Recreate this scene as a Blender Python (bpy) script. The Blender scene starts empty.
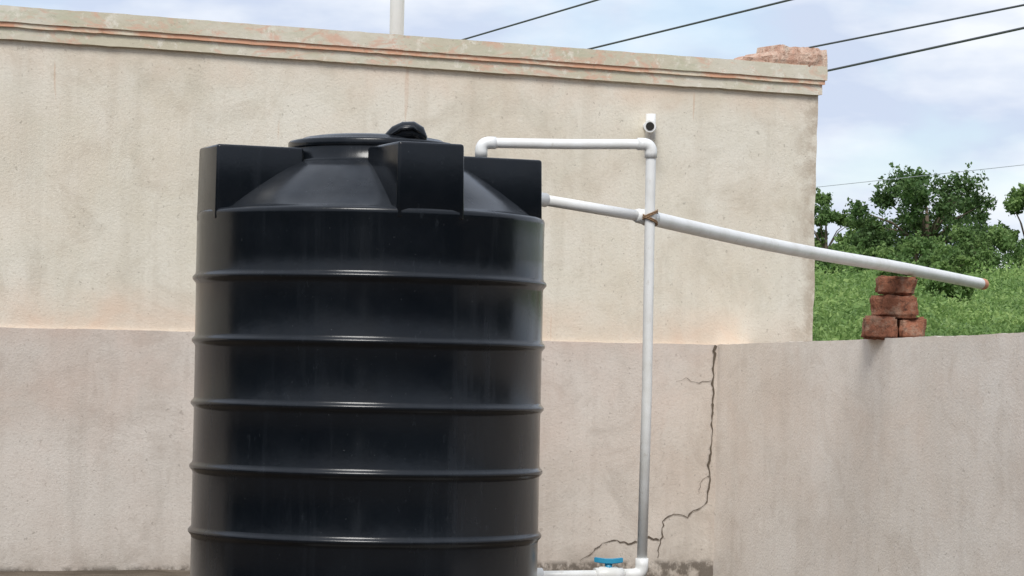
import bpy, bmesh, math, random
import numpy as np
from mathutils import Vector, Matrix, noise
random.seed(7); rng=np.random.default_rng(7)
S=bpy.context.scene
S.view_settings.view_transform='Standard'
S.view_settings.look='None'
S.view_settings.exposure=0

# ------------------------------------------------------------ helpers
def link(o,parent=None):
    S.collection.objects.link(o)
    if parent: o.parent=parent
    return o
def empty(name):
    return link(bpy.data.objects.new(name,None))
def mesh_obj(name,verts,faces,mat=None,parent=None,smooth=False):
    me=bpy.data.meshes.new(name); me.from_pydata([tuple(v) for v in verts],[],[tuple(f) for f in faces]); me.update()
    if mat: me.materials.append(mat)
    if smooth:
        for p in me.polygons: p.use_smooth=True
    return link(bpy.data.objects.new(name,me),parent)
def bm_obj(name,bm,mat=None,parent=None,smooth=False):
    bmesh.ops.recalc_face_normals(bm,faces=bm.faces)
    me=bpy.data.meshes.new(name); bm.to_mesh(me); bm.free()
    if mat: me.materials.append(mat)
    if smooth:
        for p in me.polygons: p.use_smooth=True
    return link(bpy.data.objects.new(name,me),parent)

class N:
    def __init__(s,name):
        s.m=bpy.data.materials.new(name); s.m.use_nodes=True
        s.t=s.m.node_tree; s.b=s.t.nodes['Principled BSDF']; s.c=s.t.nodes.new('ShaderNodeTexCoord')
    def new(s,t): return s.t.nodes.new(t)
    def l(s,a,b): s.t.links.new(a,b)
    def coord(s,scale=(1,1,1),rot=(0,0,0),loc=(0,0,0)):
        mp=s.new('ShaderNodeMapping'); mp.inputs['Scale'].default_value=scale; mp.inputs['Rotation'].default_value=rot; mp.inputs['Location'].default_value=loc
        s.l(s.c.outputs['Object'],mp.inputs['Vector']); return mp.outputs[0]
    def noise(s,scale,detail=4,rough=.55,vec=None,dist=0):
        n=s.new('ShaderNodeTexNoise'); n.inputs['Scale'].default_value=scale; n.inputs['Detail'].default_value=min(detail,4)
        n.inputs['Roughness'].default_value=rough; n.inputs['Distortion'].default_value=dist
        s.l(vec if vec is not None else s.c.outputs['Object'],n.inputs['Vector']); return n.outputs[0]
    def ramp(s,fac,a,b,lo=0.,hi=1.):
        r=s.new('ShaderNodeMapRange'); r.inputs[1].default_value=a; r.inputs[2].default_value=b
        r.inputs[3].default_value=lo; r.inputs[4].default_value=hi; s.l(fac,r.inputs[0]); return r.outputs[0]
    def mix(s,fac,a,b,mode='MIX'):
        n=s.new('ShaderNodeMix'); n.data_type='RGBA'; n.blend_type=mode
        for inp,v in ((n.inputs[0],fac),(n.inputs[6],a),(n.inputs[7],b)):
            if isinstance(v,(int,float)): inp.default_value=v
            elif isinstance(v,tuple): inp.default_value=(*v,1)
            else: s.l(v,inp)
        return n.outputs[2]
    def math(s,op,a,b=0.):
        n=s.new('ShaderNodeMath'); n.operation=op
        for i,v in enumerate((a,b)):
            if isinstance(v,(int,float)): n.inputs[i].default_value=v
            else: s.l(v,n.inputs[i])
        return n.outputs[0]
    def z(s):
        x=s.new('ShaderNodeSeparateXYZ'); s.l(s.c.outputs['Object'],x.inputs[0]); return x.outputs
    def bump(s,h,st=.5,dist=.01,prev=None):
        b=s.new('ShaderNodeBump'); b.inputs['Strength'].default_value=st; b.inputs['Distance'].default_value=dist
        s.l(h,b.inputs['Height'])
        if prev is not None: s.l(prev,b.inputs['Normal'])
        return b.outputs[0]
    def fin(s,col,rough=.8,nrm=None,spec=None):
        if isinstance(col,tuple): s.b.inputs['Base Color'].default_value=(*col,1)
        else: s.l(col,s.b.inputs['Base Color'])
        if isinstance(rough,(int,float)): s.b.inputs['Roughness'].default_value=rough
        else: s.l(rough,s.b.inputs['Roughness'])
        if nrm is not None: s.l(nrm,s.b.inputs['Normal'])
        if spec is not None: s.b.inputs['Specular IOR Level'].default_value=spec
        return s.m

# ------------------------------------------------------------ materials
def plaster(name,base,light,dark,tint,bands,grime=.35,seed=0.):
    m=N(name); L=(seed,seed*1.7,seed*.3)
    c=m.mix(m.ramp(m.noise(1.6,4,.62,m.coord(loc=L)),.38,.62),base,light)
    c=m.mix(m.ramp(m.noise(3.1,4,.7,m.coord(loc=L),1.2),.50,.70,0,.6),c,dark)
    c=m.mix(m.ramp(m.noise(13,4,.75,m.coord(loc=L)),.48,.72,0,.5),c,light)
    c=m.mix(m.ramp(m.noise(5,4,.6,m.coord((2.2,2.2,.15),loc=L)),.50,.76,0,grime),c,dark)
    c=m.mix(m.ramp(m.noise(70,3,.8,m.coord(loc=L)),.52,.68,0,.42),c,dark)
    c=m.mix(m.ramp(m.noise(38,2,.7,m.coord(loc=(9,3,1))),.67,.72,0,.5),c,tuple(x*.6 for x in dark))
    tn=m.ramp(m.noise(2.3,4,.65,m.coord(loc=(4+seed,1,2)),.6),.42,.66)
    zz=m.z()[2]
    wob=m.math('MULTIPLY',m.math('SUBTRACT',m.noise(3.5,4,.6),.5),.25)
    zw=m.math('ADD',zz,wob)
    for zc,hh,stg in bands:
        d=m.math('ABSOLUTE',m.math('SUBTRACT',zw,zc))
        f=m.ramp(d,0,hh,stg,0)
        f=m.math('MULTIPLY',f,m.ramp(tn,0,1,.4,1))
        c=m.mix(f,c,tint)
    c=m.mix(m.math('MULTIPLY',tn,.13),c,tint)
    b2=m.bump(m.noise(85,3,.75),.6,.004)
    return m,c,b2
m,c,b=plaster('cream_plaster',(.72,.66,.54),(.80,.75,.645),(.57,.51,.41),(.77,.57,.43),[(1.15,.18,.7),(2.36,.14,.4)],.45,0)
xs=m.z()[0]
e=m.math('MULTIPLY',m.ramp(xs,1.40,1.55),m.ramp(m.noise(9,4,.7),.42,.6))
c=m.mix(m.math('MULTIPLY',e,.6),c,(.36,.27,.19))
dr=m.ramp(m.noise(9,2,.5,m.coord((3,3,.22),loc=(3,5,0))),.71,.75,0,.35)
c=m.mix(m.math('MULTIPLY',dr,m.ramp(m.noise(2.5,2),.50,.6)),c,(.58,.34,.2))
M_UP=m.fin(c,.9,b,.2)
m,c,b=plaster('weathered_plaster',(.58,.52,.455),(.68,.625,.56),(.44,.385,.33),(.67,.50,.41),[(1.12,.12,.5),(.85,.5,.3),(.0,.09,0)],.4,3)
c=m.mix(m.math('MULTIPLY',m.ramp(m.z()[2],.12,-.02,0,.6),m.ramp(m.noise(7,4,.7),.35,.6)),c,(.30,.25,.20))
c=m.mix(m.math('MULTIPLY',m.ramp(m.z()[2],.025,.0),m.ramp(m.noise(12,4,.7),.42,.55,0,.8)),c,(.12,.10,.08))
M_LOW=m.fin(c,.92,b,.2)
m,c,b=plaster('side_wall_plaster',(.74,.675,.60),(.83,.78,.715),(.59,.525,.455),(.78,.62,.51),[(1.17,.05,.3),(.8,.5,.3)],.35,6)
M_SIDE=m.fin(c,.92,b,.2)
m=N('painted_coping')
c=m.mix(m.ramp(m.noise(2.2,4,.65),.4,.6),(.62,.565,.43),(.72,.67,.56))
c=m.mix(m.ramp(m.noise(4.5,4,.75,m.coord((1,1,2.2)),1.),.51,.62,0,.7),c,(.72,.43,.31))
c=m.mix(m.ramp(m.noise(4,4,.7,m.coord((1,1,3),loc=(5,2,7))),.54,.64,0,.5),c,(.52,.53,.38))
c=m.mix(m.ramp(m.noise(16,4,.75,m.coord(loc=(2,8,7))),.55,.66,0,.75),c,(.82,.77,.66))
c=m.mix(m.ramp(m.noise(34,4,.75,m.coord((1,1,2))),.62,.70,0,.5),c,(.3,.25,.2))
M_COP=m.fin(c,.85,m.bump(m.noise(40,4,.7),.45,.005),.25)
m=N('peeling_edge_paint')
c=m.mix(m.ramp(m.noise(5,4,.75,m.coord((1,1,2))),.46,.62),(.72,.40,.26),(.76,.67,.52))
c=m.mix(m.ramp(m.noise(22,4,.7),.62,.70,0,.5),c,(.40,.31,.22))
M_PEEL=m.fin(c,.85,m.bump(m.noise(40,4,.7),.4,.004),.25)
def brickmat(name,a,b_,d,e_):
    m=N(name)
    c=m.mix(m.ramp(m.noise(14,4,.7),.4,.62),a,b_)
    c=m.mix(m.ramp(m.noise(45,4,.7),.52,.66,0,.85),c,d)
    c=m.mix(m.ramp(m.noise(11,4,.7,m.coord(loc=(3,3,3))),.50,.64,0,.6),c,e_)
    return m.fin(c,.95,m.bump(m.noise(55,4,.75),1.,.012),.15)
M_BR=brickmat('burnt_brick',(.24,.10,.06),(.36,.155,.095),(.075,.04,.03),(.36,.27,.20))
M_STUB=brickmat('mortared_brick',(.56,.34,.25),(.68,.50,.39),(.34,.19,.13),(.68,.61,.50))
# tank plastic
m=N('black_tank_plastic')
c=m.mix(m.ramp(m.noise(2.2,4,.6),.4,.65),(.0035,.005,.0075),(.006,.008,.011))
st=m.ramp(m.noise(9,4,.65,m.coord((1.4,1.4,.10))),.54,.80,0,.22)
c=m.mix(st,c,(.035,.042,.052))
c=m.mix(m.ramp(m.noise(30,4,.8,m.coord((1,1,.4))),.62,.75,0,.25),c,(.04,.047,.055))
c=m.mix(m.ramp(m.noise(75,3,.8),.69,.74,0,.5),c,(.09,.095,.10))
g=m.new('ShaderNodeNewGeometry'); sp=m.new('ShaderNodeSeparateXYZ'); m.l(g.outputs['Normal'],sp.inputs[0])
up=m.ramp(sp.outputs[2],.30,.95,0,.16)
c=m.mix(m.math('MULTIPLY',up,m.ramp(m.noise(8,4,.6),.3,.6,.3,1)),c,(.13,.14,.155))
r=m.math('ADD',m.ramp(m.noise(5,4,.7),.3,.7,.17,.27),m.math('MULTIPLY',st,.5))
nb=m.bump(m.noise(2.6,2,.4,m.coord((1,1,.7))),.18,.03)
nb=m.bump(m.noise(50,3,.6),.08,.003,nb)
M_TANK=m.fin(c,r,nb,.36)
m=N('white_pvc')
c=m.mix(m.ramp(m.noise(7,4,.65),.45,.7),(.84,.84,.82),(.73,.72,.68))
c=m.mix(m.ramp(m.noise(40,4,.7,m.coord((1,1,.6))),.60,.72,0,.45),c,(.5,.46,.39))
M_PVC=m.fin(c,.38,m.bump(m.noise(30,3),.08,.003),.5)
m=N('rusty_binding'); M_TIE=m.fin(m.mix(m.noise(40),(.18,.10,.05),(.35,.22,.12)),.8)
m=N('orange_pipe_mouth'); M_MOUTH=m.fin(m.mix(m.noise(30),(.55,.20,.10),(.66,.33,.2)),.7)
m=N('dark_bore'); M_BORE=m.fin((.02,.018,.015),.9)
m=N('blue_valve_plastic'); M_BLUE=m.fin(m.mix(m.noise(20),(.02,.26,.46),(.05,.36,.55)),.4)
m=N('crack_dark'); M_CRK=m.fin(m.mix(m.noise(30),(.07,.055,.042),(.17,.135,.10)),.95)
m=N('galvanised_pole'); M_POLE=m.fin(m.mix(m.noise(12),(.80,.82,.84),(.86,.88,.90)),.5)
m=N('cable_rubber'); M_WIRE=m.fin((.08,.08,.09),.6)
m=N('grey_cable'); M_WIRE2=m.fin((.35,.36,.4),.6)
m=N('concrete'); M_CONC=m.fin(m.mix(m.noise(12,4,.7),(.24,.22,.19),(.36,.33,.29)),.95,m.bump(m.noise(60),.5,.005))
m=N('earth_and_grass')
d=m.mix(m.ramp(m.noise(3,4,.7),.4,.6),(.10,.08,.06),(.16,.13,.10))
d=m.mix(m.ramp(m.noise(25,4,.8),.55,.7,0,.7),d,(.06,.05,.035))
gr=m.mix(m.ramp(m.noise(.9,4,.7),.4,.62),(.10,.17,.045),(.17,.25,.075))
yy=m.z()[1]
M_GR=m.fin(m.mix(m.ramp(yy,14.9,16.0),d,gr),1.,m.bump(m.noise(8,4,.75),.6,.05),.1)
def leafmat(name,a,b_,c_,ns,tr=.3):
    m=N(name); g=m.new('ShaderNodeNewGeometry'); r=g.outputs['Random Per Island']
    c=m.mix(r,a,b_)
    c=m.mix(m.ramp(m.noise(ns,3,.6),.42,.60,0,.85),c,c_)
    m.fin(c,.55,None,.25)
    t=m.new('ShaderNodeBsdfTranslucent'); m.l(c,t.inputs[0])
    mx=m.new('ShaderNodeMixShader'); mx.inputs[0].default_value=tr
    out=m.t.nodes['Material Output']; m.l(m.b.outputs[0],mx.inputs[1]); m.l(t.outputs[0],mx.inputs[2]); m.l(mx.outputs[0],out.inputs[0])
    return m.m
M_LF=leafmat('tree_leaves',(.06,.13,.04),(.14,.22,.07),(.08,.135,.045),.9)
M_LF2=leafmat('bush_leaves',(.15,.25,.075),(.24,.34,.11),(.10,.18,.055),.8)
M_GRS=leafmat('grass_blades',(.19,.31,.085),(.33,.44,.15),(.12,.21,.06),.5)
m=N('added_dark_leaves'); M_DK=m.fin(m.mix(m.noise(1),(.02,.042,.015),(.04,.07,.025)),.8,None,.1)  # foliage of the added ring that the tank mirrors
m=N('bark'); M_BARK=m.fin(m.mix(m.noise(8),(.10,.075,.05),(.18,.14,.10)),.95)

# ------------------------------------------------------------ terrain
def gz(x,y):
    if y<14.6:
        t=min(max((x+1.6)/2.4,0),1); return -.14*t
    base=-.14*min(max((x+1.6)/2.4,0),1)
    prof=[(14.6,base),(16.8,.90),(80,4.0),(120,4.5),(260,4.8),(3000,4.8)]
    for (a,za),(b_,zb) in zip(prof,prof[1:]):
        if y<=b_:
            z=za+(zb-za)*(y-a)/(b_-a); break
    else: z=4.8
    k=min(max((y-17)/20,0),1)
    return z+k*.26*noise.noise(Vector((x*.18,y*.10,0)))+k*.10*noise.noise(Vector((x*.6,y*.4,4)))
def ticks(segs):
    out=[]
    for a,b_,n in segs: out+=list(np.linspace(a,b_,n,endpoint=False))
    return out+[segs[-1][1]]
X=ticks([(-3000,-200,6),(-200,-30,10),(-30,-4,14),(-4,4,20),(4,30,40),(30,200,20),(200,3000,6)])
Y=ticks([(-3000,-60,6),(-60,5,10),(5,14.6,12),(14.6,17,6),(17,100,70),(100,300,14),(300,3000,8)])
V=[(x,y,gz(x,y)) for y in Y for x in X]; nx=len(X)
F=[(j*nx+i,j*nx+i+1,(j+1)*nx+i+1,(j+1)*nx+i) for j in range(len(Y)-1) for i in range(nx-1)]
mesh_obj('ground',V,F,M_GR,smooth=True)

# ------------------------------------------------------------ walls
A=Vector((-2.315,12.7,0)); AB=Vector((3.868,1.8,0)); NW=Vector((.4219,-.9066,0))
def slab(name,p0,p1,z0,z1,nrm,front,back,mat,parent=None,jit=.004,step=.06,ztop=None,zbot=None):
    L=(p1-p0).length; nx=max(2,int(L/step)); nz=max(2,int((z1-z0)/step)); bm=bmesh.new()
    def jn(a,b_,c_): return noise.noise(Vector((a*3.1,b_*3.1,c_)))*jit+noise.noise(Vector((a*14,b_*14,c_+5)))*jit*.5
    g=[]
    for side,off in ((0,front),(1,back)):
        rows=[]
        for k in range(nz+1):
            row=[]
            for i in range(nx+1):
                t=i/nx; top=z1 if ztop is None else z1+(ztop-z1)*t; bot=z0 if zbot is None else z0+(zbot-z0)*t
                z=bot+(top-bot)*k/nz
                p=p0.lerp(p1,t)+nrm*off
                w=jn(t*L,z,side*9+p0.x)
                e=jn(t*L,z,side*9+30+p0.x)
                p=p+nrm*w*.6
                if k in(0,nz): z+=e*.9+jit*.8*noise.noise(Vector((t*L*30,side,2)))
                if i in(0,nx): p=p+(p1-p0).normalized()*(e*1.6+jit*noise.noise(Vector((z*22,side,8))))
                row.append(bm.verts.new((p.x,p.y,z)))
            rows.append(row)
        g.append(rows)
    f,b_=g
    for k in range(nz):
        for i in range(nx):
            bm.faces.new((f[k][i],f[k][i+1],f[k+1][i+1],f[k+1][i])); bm.faces.new((b_[k][i],b_[k+1][i],b_[k+1][i+1],b_[k][i+1]))
    for i in range(nx):
        bm.faces.new((f[nz][i],f[nz][i+1],b_[nz][i+1],b_[nz][i])); bm.faces.new((f[0][i],b_[0][i],b_[0][i+1],f[0][i+1]))
    for k in range(nz):
        bm.faces.new((f[k][0],f[k+1][0],b_[k+1][0],b_[k][0])); bm.faces.new((f[k][nx],b_[k][nx],b_[k+1][nx],f[k+1][nx]))
    o=bm_obj(name,bm,mat,parent,True)
    o.data.set_sharp_from_angle(angle=math.radians(40))
    return o
bld=empty('plastered_building')
P=lambda t:A+AB*t
slab('walls',P(-1.2),P(1),-.3,2.415,NW,0,-4.0,M_UP,bld,.006,.05)
D=AB.normalized()
slab('coping_lower_band',P(-1.2)-D*.02,P(1)+D*.012,2.412,2.468,NW,.022,-4.03,M_COP,bld,.0035,.04)
slab('coping_edge_line',P(-1.2)-D*.03,P(1)+D*.022,2.466,2.490,NW,.034,-4.04,M_PEEL,bld,.0035,.04)
slab('coping_upper_band',P(-1.2)-D*.03,P(1)+D*.030,2.488,2.560,NW,.042,-4.05,M_COP,bld,.0035,.04)
bm=bmesh.new()
s0,s1=3.80,4.30
n=60
rings=[]
for i in range(n+1):
    s=s0+(s1-s0)*i/n; q_=i/n
    h=2.556+(.012+.06*(q_/.42) if q_<.42 else .098)+.014*noise.noise(Vector((s*16,0,0)))+.008*noise.noise(Vector((s*50,3,0)))
    c0=A+D*s
    ring=[]
    for off,zz in ((.036,2.548),(.040,2.58),(.036,(h+2.58)/2),(.020,h),(-.20,h+.005),(-.215,2.548)):
        q=c0+NW*(off+.012*noise.noise(Vector((s*24,off*9,zz*24))))
        ring.append(bm.verts.new((q.x,q.y,zz)))
    rings.append(ring)
for a,b_ in zip(rings,rings[1:]):
    for k in range(6): bm.faces.new((a[k],a[(k+1)%6],b_[(k+1)%6],b_[k]))
bm.faces.new(rings[0]); bm.faces.new(rings[-1][::-1])
bm_obj('brick_stub',bm,M_STUB,bld)

low=empty('boundary_wall')
slab('rear_section',P(-1.2),P(.867),-.3,1.107,NW,.022,-.06,M_LOW,low,.003,.04)
C0=Vector((1.03,14.27,0)); C1=Vector((3.84,7.0,0)); CN=Vector((-.933,-.361,0))
slab('side_section',C0-(C1-C0).normalized()*.05,C1,-.35,1.107,CN,0,-.20,M_SIDE,low,.005,.04,ztop=1.225)

def ribbon(name,pts,w,parent,off=.0265,seed=1):
    rr=random.Random(seed); fine=[]
    for (a,b_) in zip(pts,pts[1:]):
        n=max(2,int(math.hypot((b_[0]-a[0])*4.27,b_[1]-a[1])/.018))
        for i in range(n):
            t=i/n; fine.append((a[0]+(b_[0]-a[0])*t+rr.uniform(-.0016,.0016),a[1]+(b_[1]-a[1])*t+rr.uniform(-.006,.006)))
    fine.append(pts[-1]); V=[];F=[]
    for i,(t,z) in enumerate(fine):
        a=fine[max(0,i-1)]; b_=fine[min(len(fine)-1,i+1)]
        dx=(b_[0]-a[0])*4.27; dz=b_[1]-a[1]; l=math.hypot(dx,dz)+1e-6
        ww=w*rr.uniform(.3,1.3)*(1-.6*i/len(fine))
        px,pz=-dz/l*ww,dx/l*ww
        for sgn in(-1,1):
            q=A+AB*t+D*(px*sgn)+NW*off; V.append((q.x,q.y,z+pz*sgn))
        if i: F.append((2*i-2,2*i-1,2*i+1,2*i))
    return mesh_obj(name,V,F,M_CRK,parent)
ribbon('crack_main',[(.8615,1.10),(.8590,.97),(.8612,.86),(.8585,.74),(.8600,.62),(.8560,.50),(.8575,.40),(.8540,.31),(.842,.275),(.828,.235),(.812,.250),(.797,.215),(.795,.14),(.790,.03)],.0072,low,seed=2)
ribbon('crack_low',[(.792,.12),(.775,.135),(.755,.10),(.735,.12),(.712,.095),(.700,.05),(.688,.02)],.004,low,seed=3)
ribbon('crack_fine',[(.858,.93),(.840,.915),(.822,.935),(.81,.92)],.0018,low,seed=4)
ribbon('crack_branch',[(.857,.44),(.848,.42),(.843,.37)],.0022,low,seed=5)

# ------------------------------------------------------------ pipes
def tube(name,pts,r,mat,parent=None,seg=20,caps=True,bend=0):
    pts=[Vector(p) for p in pts]
    if bend:
        q=[pts[0]]
        for a,b_,c_ in zip(pts,pts[1:],pts[2:]):
            p0=b_+(a-b_).normalized()*bend; p1=b_+(c_-b_).normalized()*bend
            for i in range(9):
                t=i/8; q.append(p0*(1-t)**2+b_*2*t*(1-t)+p1*t*t)
        q.append(pts[-1]); pts=q
    rs=r if isinstance(r,list) else [r]*len(pts)
    bm=bmesh.new(); rings=[]; up=None
    for i,p in enumerate(pts):
        t=((pts[min(i+1,len(pts)-1)]-p).normalized()+(p-pts[max(i-1,0)]).normalized()).normalized()
        if up is None: up=t.orthogonal().normalized()
        up=(up-t*up.dot(t)).normalized(); s=t.cross(up)
        rings.append([bm.verts.new(p+(up*math.cos(a)+s*math.sin(a))*rs[i]) for a in [2*math.pi*k/seg for k in range(seg)]])
    for a,b_ in zip(rings,rings[1:]):
        for k in range(seg): bm.faces.new((a[k],a[(k+1)%seg],b_[(k+1)%seg],b_[k]))
    if caps: bm.faces.new(rings[0]); bm.faces.new(rings[-1][::-1])
    o=bm_obj(name,bm,mat,parent)
    for p in o.data.polygons: p.use_smooth=len(p.vertices)==4
    return o
plumb=empty('water_pipe')
vx,vy=.487,10.145
tube('riser_and_inlet',[(vx-.003,vy,.225),(vx+.003,vy,.9),(vx,vy,1.785),(.18,10.083,1.774),(-.126,10.02,1.768),(-.126,10.02,1.50)],.0185,M_PVC,plumb,bend=.035)
tube('elbow_top',[(vx,vy,1.735),(vx,vy,1.785),(vx-.05,vy-.010,1.784)],.0225,M_PVC,plumb,bend=.030)
tube('elbow_inlet',[(-.075,10.030,1.769),(-.126,10.02,1.768),(-.126,10.02,1.715)],.0225,M_PVC,plumb,bend=.030)
tube('outlet',[(.02,9.98,.222),(vx-.003,vy,.225)],.0185,M_PVC,plumb)
tube('elbow_bottom',[(vx-.003,vy,.285),(vx-.003,vy,.225),(vx-.07,vy-.025,.223)],.0235,M_PVC,plumb,bend=.034)
tube('tank_socket',[(.03,9.985,.222),(.12,10.015,.222)],.030,M_PVC,plumb)
vb=Vector((.362,10.105,.224))
tube('valve_body',[vb-Vector((.05,.015,0)),vb-Vector((.035,.01,0)),vb-Vector((.03,.01,0)),vb+Vector((.03,.01,0)),vb+Vector((.035,.01,0)),vb+Vector((.05,.015,0))],[.027,.027,.031,.031,.027,.027],M_PVC,plumb)
tube('valve_stem',[vb,vb+Vector((0,0,.046))],.014,M_BLUE,plumb)
bm=bmesh.new()
hp=[(-.052,.008),(-.035,.015),(-.012,.019),(.012,.019),(.035,.015),(.052,.008)]
top=[];bot=[]
for x,w in hp:
    for lst,z0 in ((top,.058),(bot,.040)):
        zz=z0+.006*abs(x)/.05
        lst.append((bm.verts.new((vb.x+x,vb.y-w,vb.z+zz)),bm.verts.new((vb.x+x,vb.y+w,vb.z+zz))))
for i in range(5):
    a,b_=top[i],top[i+1]; c_,d_=bot[i],bot[i+1]
    bm.faces.new((a[0],b_[0],b_[1],a[1])); bm.faces.new((c_[0],c_[1],d_[1],d_[0]))
    bm.faces.new((a[0],c_[0],d_[0],b_[0])); bm.faces.new((a[1],b_[1],d_[1],c_[1]))
bm.faces.new((top[0][0],top[0][1],bot[0][1],bot[0][0])); bm.faces.new((top[-1][0],bot[-1][0],bot[-1][1],top[-1][1]))
bmesh.ops.bevel(bm,geom=list(bm.edges),offset=.002,segments=2,affect='EDGES')
bm_obj('valve_handle',bm,M_BLUE,plumb)

ov=empty('overflow_pipe')
J=Vector((.491,10.195,1.521)); E=Vector((2.285,13.63,1.423)); dj=(E-J).normalized()
st=Vector((.02,9.83,1.568)); ds=(J-st).normalized()
tube('thin_length',[st,J],.0195,M_PVC,ov)
tube('tank_coupling',[st,st+ds*.11],.025,M_PVC,ov)
a=J-ds*.07
tube('reducer',[a,a+ds*.012,J-ds*.01,J+dj*.03],[.022,.0265,.0285,.0285],M_PVC,ov)
lp=[]
for i in range(15):
    t=i/14; p=J.lerp(E,t); lp.append(p-Vector((0,0,.012*math.sin(math.pi*min(1,t/.67)) if t<.67 else 0)))
tube('long_length',lp,.0268,M_PVC,ov,caps=False)
tube('pipe_mouth',[E-dj*.05,E+dj*.006],.0272,M_MOUTH,ov,caps=False)
tube('bore',[E-dj*.3,E-dj*.02],.024,M_BORE,ov)
bp=[]
for i in range(60):
    a=i/59*2*math.pi*4
    bp.append(Vector((vx+.030*math.cos(a),vy+.025+.050*math.sin(a),1.515+.026*math.sin(a*.5+1)+.012*(i/59))))
tube('wire_binding',bp,.0028,M_TIE,ov,seg=6)

sp_=empty('wall_spout')
w0=A+D*((.635+2.315)/3.868*4.266)
def wp(al,off,z): 
    q=w0+D*al+NW*off; return (q.x,q.y,z-.018)
tube('tee_arm',[wp(.02,-.02,2.215),wp(.02,.05,2.215)],.024,M_PVC,sp_)
tube('tee_vertical',[wp(.018,.045,2.145),wp(.018,.045,2.275)],.026,M_PVC,sp_)
tube('spout',[wp(.018,.045,2.205),wp(-.03,.13,2.205)],.0300,M_PVC,sp_)
tube('spout_bore',[wp(-.028,.127,2.205),wp(-.0315,.1335,2.205)],.021,M_BORE,sp_)

# ------------------------------------------------------------ tank
tank=empty('water_tank')
cx,cy=-.495,9.66
ribs=[1.251,1.038,.824,.607,.387,.17]
prof=[(0,-.05),(.585,-.05),(.595,-.03)]
R=.5965
for zr in sorted(ribs):
    for dz,dr in ((-.024,0),(-.016,.0012),(-.010,.006),(-.004,.0112),(.003,.0118),(.008,.0085),(.013,.003),(.020,.0006)):
        prof.append((R+dr,zr+dz))
prof+=[(R,1.33),(R,1.40),(R,1.445),(R+.001,1.456),(R+.001,1.466),(R-.003,1.474),(R-.016,1.479),(.560,1.481),(.545,1.488),(.50,1.524),(.45,1.561),(.40,1.596),(.36,1.622),(.335,1.636),(.318,1.644),(.300,1.650),(.290,1.658),(.288,1.70)]
seg=160
def lathe(name,prof,mat,parent,wob=0):
    V=[];F=[]
    for (r,z) in prof:
        for k in range(seg):
            a=2*math.pi*k/seg
            rr=r+(wob*noise.noise(Vector((math.cos(a)*1.6,math.sin(a)*1.6,z*1.8))) if r>.1 else 0)
            V.append((cx+rr*math.cos(a),cy+rr*math.sin(a),z))
    for j in range(len(prof)-1):
        for k in range(seg):
            F.append((j*seg+k,j*seg+(k+1)%seg,(j+1)*seg+(k+1)%seg,(j+1)*seg+k))
    return mesh_obj(name,V,F,mat,parent,smooth=True)
lathe('body',prof,M_TANK,tank,.003)
lathe('lid',[(.27,1.690),(.284,1.694),(.291,1.700),(.292,1.704),(.292,1.720),(.288,1.726),(.275,1.729),(.262,1.728),(.255,1.731),(.24,1.740),(.20,1.747),(.12,1.752),(.05,1.754),(.0,1.754)],M_TANK,tank,.001)
TH=math.radians(22)
def lug(name,ang):
    d=Vector((math.cos(ang),math.sin(ang),0)); t=Vector((-d.y,d.x,0)); bm=bmesh.new()
    ro,ri,hw=.591,.285,.118
    vs=[]
    for z,sh in ((1.44,0),(1.692,.004)):
        for r,w in ((ri,hw),(ro-sh,hw-sh),(ro-sh,-hw+sh),(ri,-hw)):
            q=Vector((cx,cy,0))+d*r+t*w; vs.append(bm.verts.new((q.x,q.y,z)))
    for f in ((0,1,2,3),(4,7,6,5),(0,4,5,1),(1,5,6,2),(2,6,7,3),(3,7,4,0)): bm.faces.new([vs[i] for i in f])
    bmesh.ops.bevel(bm,geom=list(bm.edges),offset=.010,segments=4,profile=.5,affect='EDGES')
    o=bm_obj(name,bm,M_TANK,tank)
    for p in o.data.polygons: p.use_smooth=True
    try: o.data.set_sharp_from_angle(angle=math.radians(35))
    except Exception: pass
    return o
base=math.radians(-90)+TH
for i in range(4): lug('shoulder_lug_%d'%(i+1),base+i*math.pi/2)
hc=Vector((cx+.115,cy-.20,1.735))
tube('lid_latch',[hc+Vector(p) for p in ((-.064,0,-.018),(-.052,0,-.004),(-.030,0,.010),(0,0,.020),(.028,0,.022),(.048,0,.014),(.060,0,-.004),(.063,0,-.022))],[.008,.020,.029,.034,.033,.028,.020,.010],M_TANK,tank,seg=18)
tube('latch_rib',[hc+Vector(p) for p in ((-.045,-.026,.004),(-.01,-.032,.026),(.03,-.032,.030),(.055,-.02,.012))],[.005,.008,.008,.005],M_TANK,tank,seg=10)
slab('concrete_plinth',Vector((cx-.75,cy-.75,0)),Vector((cx+.75,cy-.75,0)),-.3,-.045,Vector((0,-1,0)),0,-1.5,M_CONC,None,.006,.08)

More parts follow.
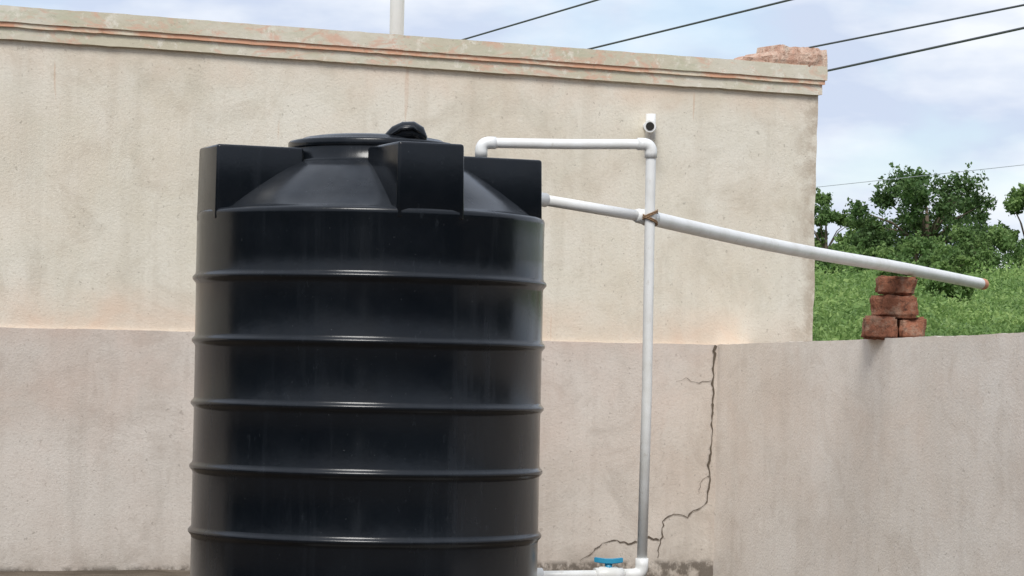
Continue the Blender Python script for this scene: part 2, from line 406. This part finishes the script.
# ------------------------------------------------------------ brick stack
def brick(name,c,size,rz,mat,parent,seed,tilt=0):
    bm=bmesh.new(); bmesh.ops.create_cube(bm,size=1)
    bmesh.ops.scale(bm,vec=size,verts=bm.verts)
    bmesh.ops.bevel(bm,geom=list(bm.edges),offset=.009,segments=2,affect='EDGES')
    bmesh.ops.subdivide_edges(bm,edges=[e for e in bm.edges if e.calc_length()>.03],cuts=9,use_grid_fill=True)
    for v in bm.verts:
        p=v.co*13+Vector((seed*7,0,0)); q=v.co*38+Vector((seed*7,0,0))
        k=noise.noise(p)*.014+noise.noise(q)*.007
        v.co+=Vector((v.co.x/size[0],v.co.y/size[1],v.co.z/size[2]*.6)).normalized()*k
    bmesh.ops.rotate(bm,cent=(0,0,0),matrix=Matrix.Rotation(tilt,3,'Y'),verts=bm.verts)
    bmesh.ops.rotate(bm,cent=(0,0,0),matrix=Matrix.Rotation(rz,3,'Z'),verts=bm.verts)
    bmesh.ops.translate(bm,vec=c,verts=bm.verts)
    return bm_obj(name,bm,mat,parent,True)
bs=empty('brick_stack')
bx,by=1.715,12.64
brick('brick_1',(bx-.052,by+.03,1.133+.050),(.155,.14,.102),-.18,M_BR,bs,1,.02)
brick('brick_2',(bx+.080,by+.05,1.137+.048),(.115,.15,.094),.10,M_BR,bs,2,-.03)
brick('brick_3',(bx+.006,by+.03,1.233+.047),(.205,.115,.098),-.12,M_BR,bs,3,-.03)
brick('brick_4',(bx+.010,by+.03,1.330+.042),(.168,.10,.084),.16,M_BR,bs,4,.03)

# ------------------------------------------------------------ roof pole, cables
pl=empty('roof_pole')
tube('mast',[(-.68,15.6,2.40),(-.68,15.6,5.2)],.040,M_POLE,pl)
tube('base_flange',[(-.68,15.6,2.41),(-.68,15.6,2.43)],.09,M_POLE,pl)
cab=empty('power_line')
def wire(nm,p,q,r,ta=-10,tb=4,mat=None):
    p=Vector(p);q=Vector(q); d=q-p
    pts=[]
    for i in range(41):
        t=ta+(tb-ta)*i/40
        s=.0008*((t-.5)**2-.25)*d.length
        pts.append(p+d*t+Vector((0,0,s)))
    tube(nm,pts,r,mat or M_WIRE,cab,seg=8)
wire('cable_1',(-.652,34,4.98),(.84,30,4.955),.011)
wire('cable_2',(.965,34,4.917),(2.80,29,4.86),.012)
wire('cable_3',(3.637,34,4.983),(5.317,29.5,4.924),.012)
wire('cable_4',(3.691,34,4.668),(5.231,29,4.619),.014)
wire('cable_5',(6.52,60,5.05),(9.98,55,5.22),.006,-2,3,M_WIRE2)

# ------------------------------------------------------------ vegetation
def leaves(name,cen,size,mat,parent=None,asp=.55,upbias=0.):
    n=len(cen); 
    a=rng.normal(size=(n,3)); a[:,2]+=upbias; a/=np.linalg.norm(a,axis=1)[:,None]
    b_=rng.normal(size=(n,3)); b_-=a*(a*b_).sum(1)[:,None]; b_/=np.linalg.norm(b_,axis=1)[:,None]
    sz=size[:,None]
    v=np.stack([cen-a*sz*.5,cen+b_*sz*asp*.5,cen+a*sz*.5,cen-b_*sz*asp*.5],1).reshape(-1,3)
    me=bpy.data.meshes.new(name); me.vertices.add(4*n); me.vertices.foreach_set('co',v.ravel())
    me.loops.add(4*n); me.loops.foreach_set('vertex_index',np.arange(4*n)); me.polygons.add(n)
    me.polygons.foreach_set('loop_start',np.arange(n)*4); me.update(calc_edges=True); me.materials.append(mat)
    return link(bpy.data.objects.new(name,me),parent)
def tree(name,x,y,w,h,mat,nl=9000,ls=.11,seed=0,nlp=34,low=0.06):
    r=random.Random(seed); z0=gz(x,y); o=empty(name)
    lumps=[]
    for i in range(nlp):
        a=r.uniform(0,2*math.pi); q=r.random()**.5
        zz=r.uniform(0,1); env=math.sin(math.pi*min(1,.30+zz*.56))**.6*r.uniform(.8,1.1)
        lumps.append((Vector((x+math.cos(a)*q*w*.43*env,y+math.sin(a)*q*w*.43*env,z0+h*(low+zz*(.88-low)))),r.uniform(.07,.15)*w*.72))
    tube('trunk',[(x,y,z0-.2),(x+.05*w*.2,y,z0+h*.3),(x,y,z0+h*.6)],[.05*w*.5,.035*w*.5,.015*w*.5],M_BARK,o,seg=8)
    for i,(c_,rad) in enumerate(lumps[::3]):
        tube('limb_%d'%i,[(x,y,z0+h*.22),tuple(Vector((x,y,z0+h*.35)).lerp(c_,.5)),tuple(c_)],[.02*w*.5,.012*w*.5,.004*w*.5],M_BARK,o,seg=6)
    cen=[]
    per=nl//nlp
    for c_,rad in lumps:
        d=rng.normal(size=(per,3)); d/=np.linalg.norm(d,axis=1)[:,None]
        rr=rad*(rng.random(per)**.4)*(1+.18*rng.normal(size=per))
        p=d*rr[:,None]; p[:,2]*=.8
        cen.append(p+np.array(c_))
    for c_,rad in lumps:
        for q in range(4):
            d=rng.normal(size=3); d[2]=abs(d[2])*.8; d/=np.linalg.norm(d)
            k=12; tt=rng.uniform(.8,1.4,k)
            cen.append(np.array(c_)+d*(rad*tt)[:,None]+rng.normal(size=(k,3))*rad*.10)
    cen=np.concatenate(cen)
    leaves('crown',cen,rng.uniform(.6,1.4,len(cen))*ls,mat,o)
tree('tree',11.75,80,5.0,3.15,M_LF,17000,.12,23,56)
tree('tree',13.6,84,2.8,2.5,M_LF,5000,.12,8)
tree('tree',14.5,79,2.6,2.6,M_LF2,8000,.12,5)
tree('tree',17.0,80,3.6,2.8,M_LF,7000,.15,9)
tree('tree',7.2,86,3.4,2.5,M_LF2,5000,.15,12)
tree('bush',9.1,82,2.6,2.6,M_LF2,9000,.10,14)
tree('bush',10.0,80,2.0,1.7,M_LF2,7000,.10,15)
tree('bush',10.9,76,3.0,1.1,M_LF2,7000,.10,16)
tree('bush',12.9,77,3.0,1.3,M_LF2,7000,.10,17)
tree('bush',8.2,70,1.8,.8,M_LF2,4000,.10,18)
tree('bush',8.9,58,1.6,.6,M_LF2,4000,.08,19)
tree('bush',7.3,52,1.5,.5,M_LF2,4000,.08,20)
tree('bush',5.9,38,1.0,.4,M_LF2,3000,.06,21)
n=130000
u=rng.random(n); y=1/(1/17.2-(1/17.2-1/92)*u); x=y*rng.uniform(.07,.22,n)
z=np.array([gz(a,b_) for a,b_ in zip(x,y)])
cl=np.array([noise.noise(Vector((a*.8,b_*.35,0)))+.7*noise.noise(Vector((a*2.4,b_*1.1,5))) for a,b_ in zip(x,y)])
h=(.05+.36*np.clip(cl+.1,0,1.3))*(.5+y/70)
z=z+h*rng.random(n)
leaves('hillside_grass',np.stack([x,y,z],1),(.018+.0010*y)*rng.uniform(.6,1.8,n),M_GRS,None,.4,.5)
# unseen leaf ring added behind and beside the camera to darken the tank's reflections
nl=34000
rs=np.random.default_rng(5)
ang=rs.uniform(math.radians(168),math.radians(382),nl)
rad=22+rs.normal(size=nl)*.6
top=7.2*(.75+.25*np.array([noise.noise(Vector((a*9,1,0))) for a in ang]))
pts=np.stack([-.5+rad*np.cos(ang),9.6+rad*np.sin(ang),top*rs.random(nl)**.9],1)
highlight_gap=(pts[:,1]<0)&(np.abs(pts[:,0]+1.6)<.65)&(pts[:,2]>1.2)  # opening cut in the added ring to reflect as a bright tank highlight
pts=pts[~highlight_gap]
leaves('added_leaf_ring',pts,rng.uniform(.5,1.1,len(pts)),M_DK,None,.8)

# ------------------------------------------------------------ light, sky
EL,AZ=50,6
s=Vector((-math.sin(math.radians(AZ))*math.cos(math.radians(EL)),-math.cos(math.radians(AZ))*math.cos(math.radians(EL)),math.sin(math.radians(EL))))
sun=bpy.data.lights.new('sun','SUN'); sun.energy=2.75; sun.angle=math.radians(22); sun.color=(1,.975,.93)
so=link(bpy.data.objects.new('sun',sun)); so.rotation_euler=s.to_track_quat('Z','Y').to_euler()
wd_=bpy.data.worlds.new('World'); S.world=wd_; wd_.use_nodes=True; t=wd_.node_tree; t.nodes.clear()
out=t.nodes.new('ShaderNodeOutputWorld'); bg=t.nodes.new('ShaderNodeBackground'); bg.inputs[1].default_value=.15
sky=t.nodes.new('ShaderNodeTexSky'); sky.sky_type='NISHITA'; sky.sun_disc=False
sky.sun_elevation=math.radians(EL); sky.sun_rotation=math.radians(180+AZ)
t.links.new(sky.outputs[0],bg.inputs[0])
cl=t.nodes.new('ShaderNodeBackground'); cl.inputs[1].default_value=1.08
tc=t.nodes.new('ShaderNodeTexCoord'); mp=t.nodes.new('ShaderNodeMapping'); mp.inputs['Scale'].default_value=(1,1,2.6); mp.inputs['Location'].default_value=(.3,0,.1)
t.links.new(tc.outputs['Generated'],mp.inputs[0])
nz=t.nodes.new('ShaderNodeTexNoise'); nz.inputs['Scale'].default_value=7; nz.inputs['Detail'].default_value=5; nz.inputs['Roughness'].default_value=.55; nz.inputs['Distortion'].default_value=.3
t.links.new(mp.outputs[0],nz.inputs['Vector'])
mr=t.nodes.new('ShaderNodeMapRange'); mr.inputs[1].default_value=.38; mr.inputs[2].default_value=.56; mr.inputs[3].default_value=.5; mr.inputs[4].default_value=1
mr.interpolation_type='SMOOTHSTEP'
t.links.new(nz.outputs[0],mr.inputs[0])
n2=t.nodes.new('ShaderNodeTexNoise'); n2.inputs['Scale'].default_value=13; n2.inputs['Detail'].default_value=5
t.links.new(mp.outputs[0],n2.inputs['Vector'])
cm=t.nodes.new('ShaderNodeMix'); cm.data_type='RGBA'; cm.inputs[6].default_value=(.60,.68,.84,1); cm.inputs[7].default_value=(.87,.91,.97,1)
m2=t.nodes.new('ShaderNodeMapRange'); m2.inputs[1].default_value=.40; m2.inputs[2].default_value=.60
t.links.new(n2.outputs[0],m2.inputs[0]); t.links.new(m2.outputs[0],cm.inputs[0]); t.links.new(cm.outputs[2],cl.inputs[0])
ms=t.nodes.new('ShaderNodeMixShader'); t.links.new(mr.outputs[0],ms.inputs[0]); t.links.new(bg.outputs[0],ms.inputs[1]); t.links.new(cl.outputs[0],ms.inputs[2]); t.links.new(ms.outputs[0],out.inputs[0])

# ------------------------------------------------------------ camera
cam=bpy.data.cameras.new('camera'); cam.lens=98.44; cam.sensor_width=36; cam.shift_y=.082; cam.clip_end=6000; cam.clip_start=.1
co=link(bpy.data.objects.new('camera',cam)); r=.02
co.matrix_world=Matrix(((math.cos(r),-math.sin(r),0,0),(0,0,-1,0),(math.sin(r),math.cos(r),0,.95),(0,0,0,1)))
S.camera=co
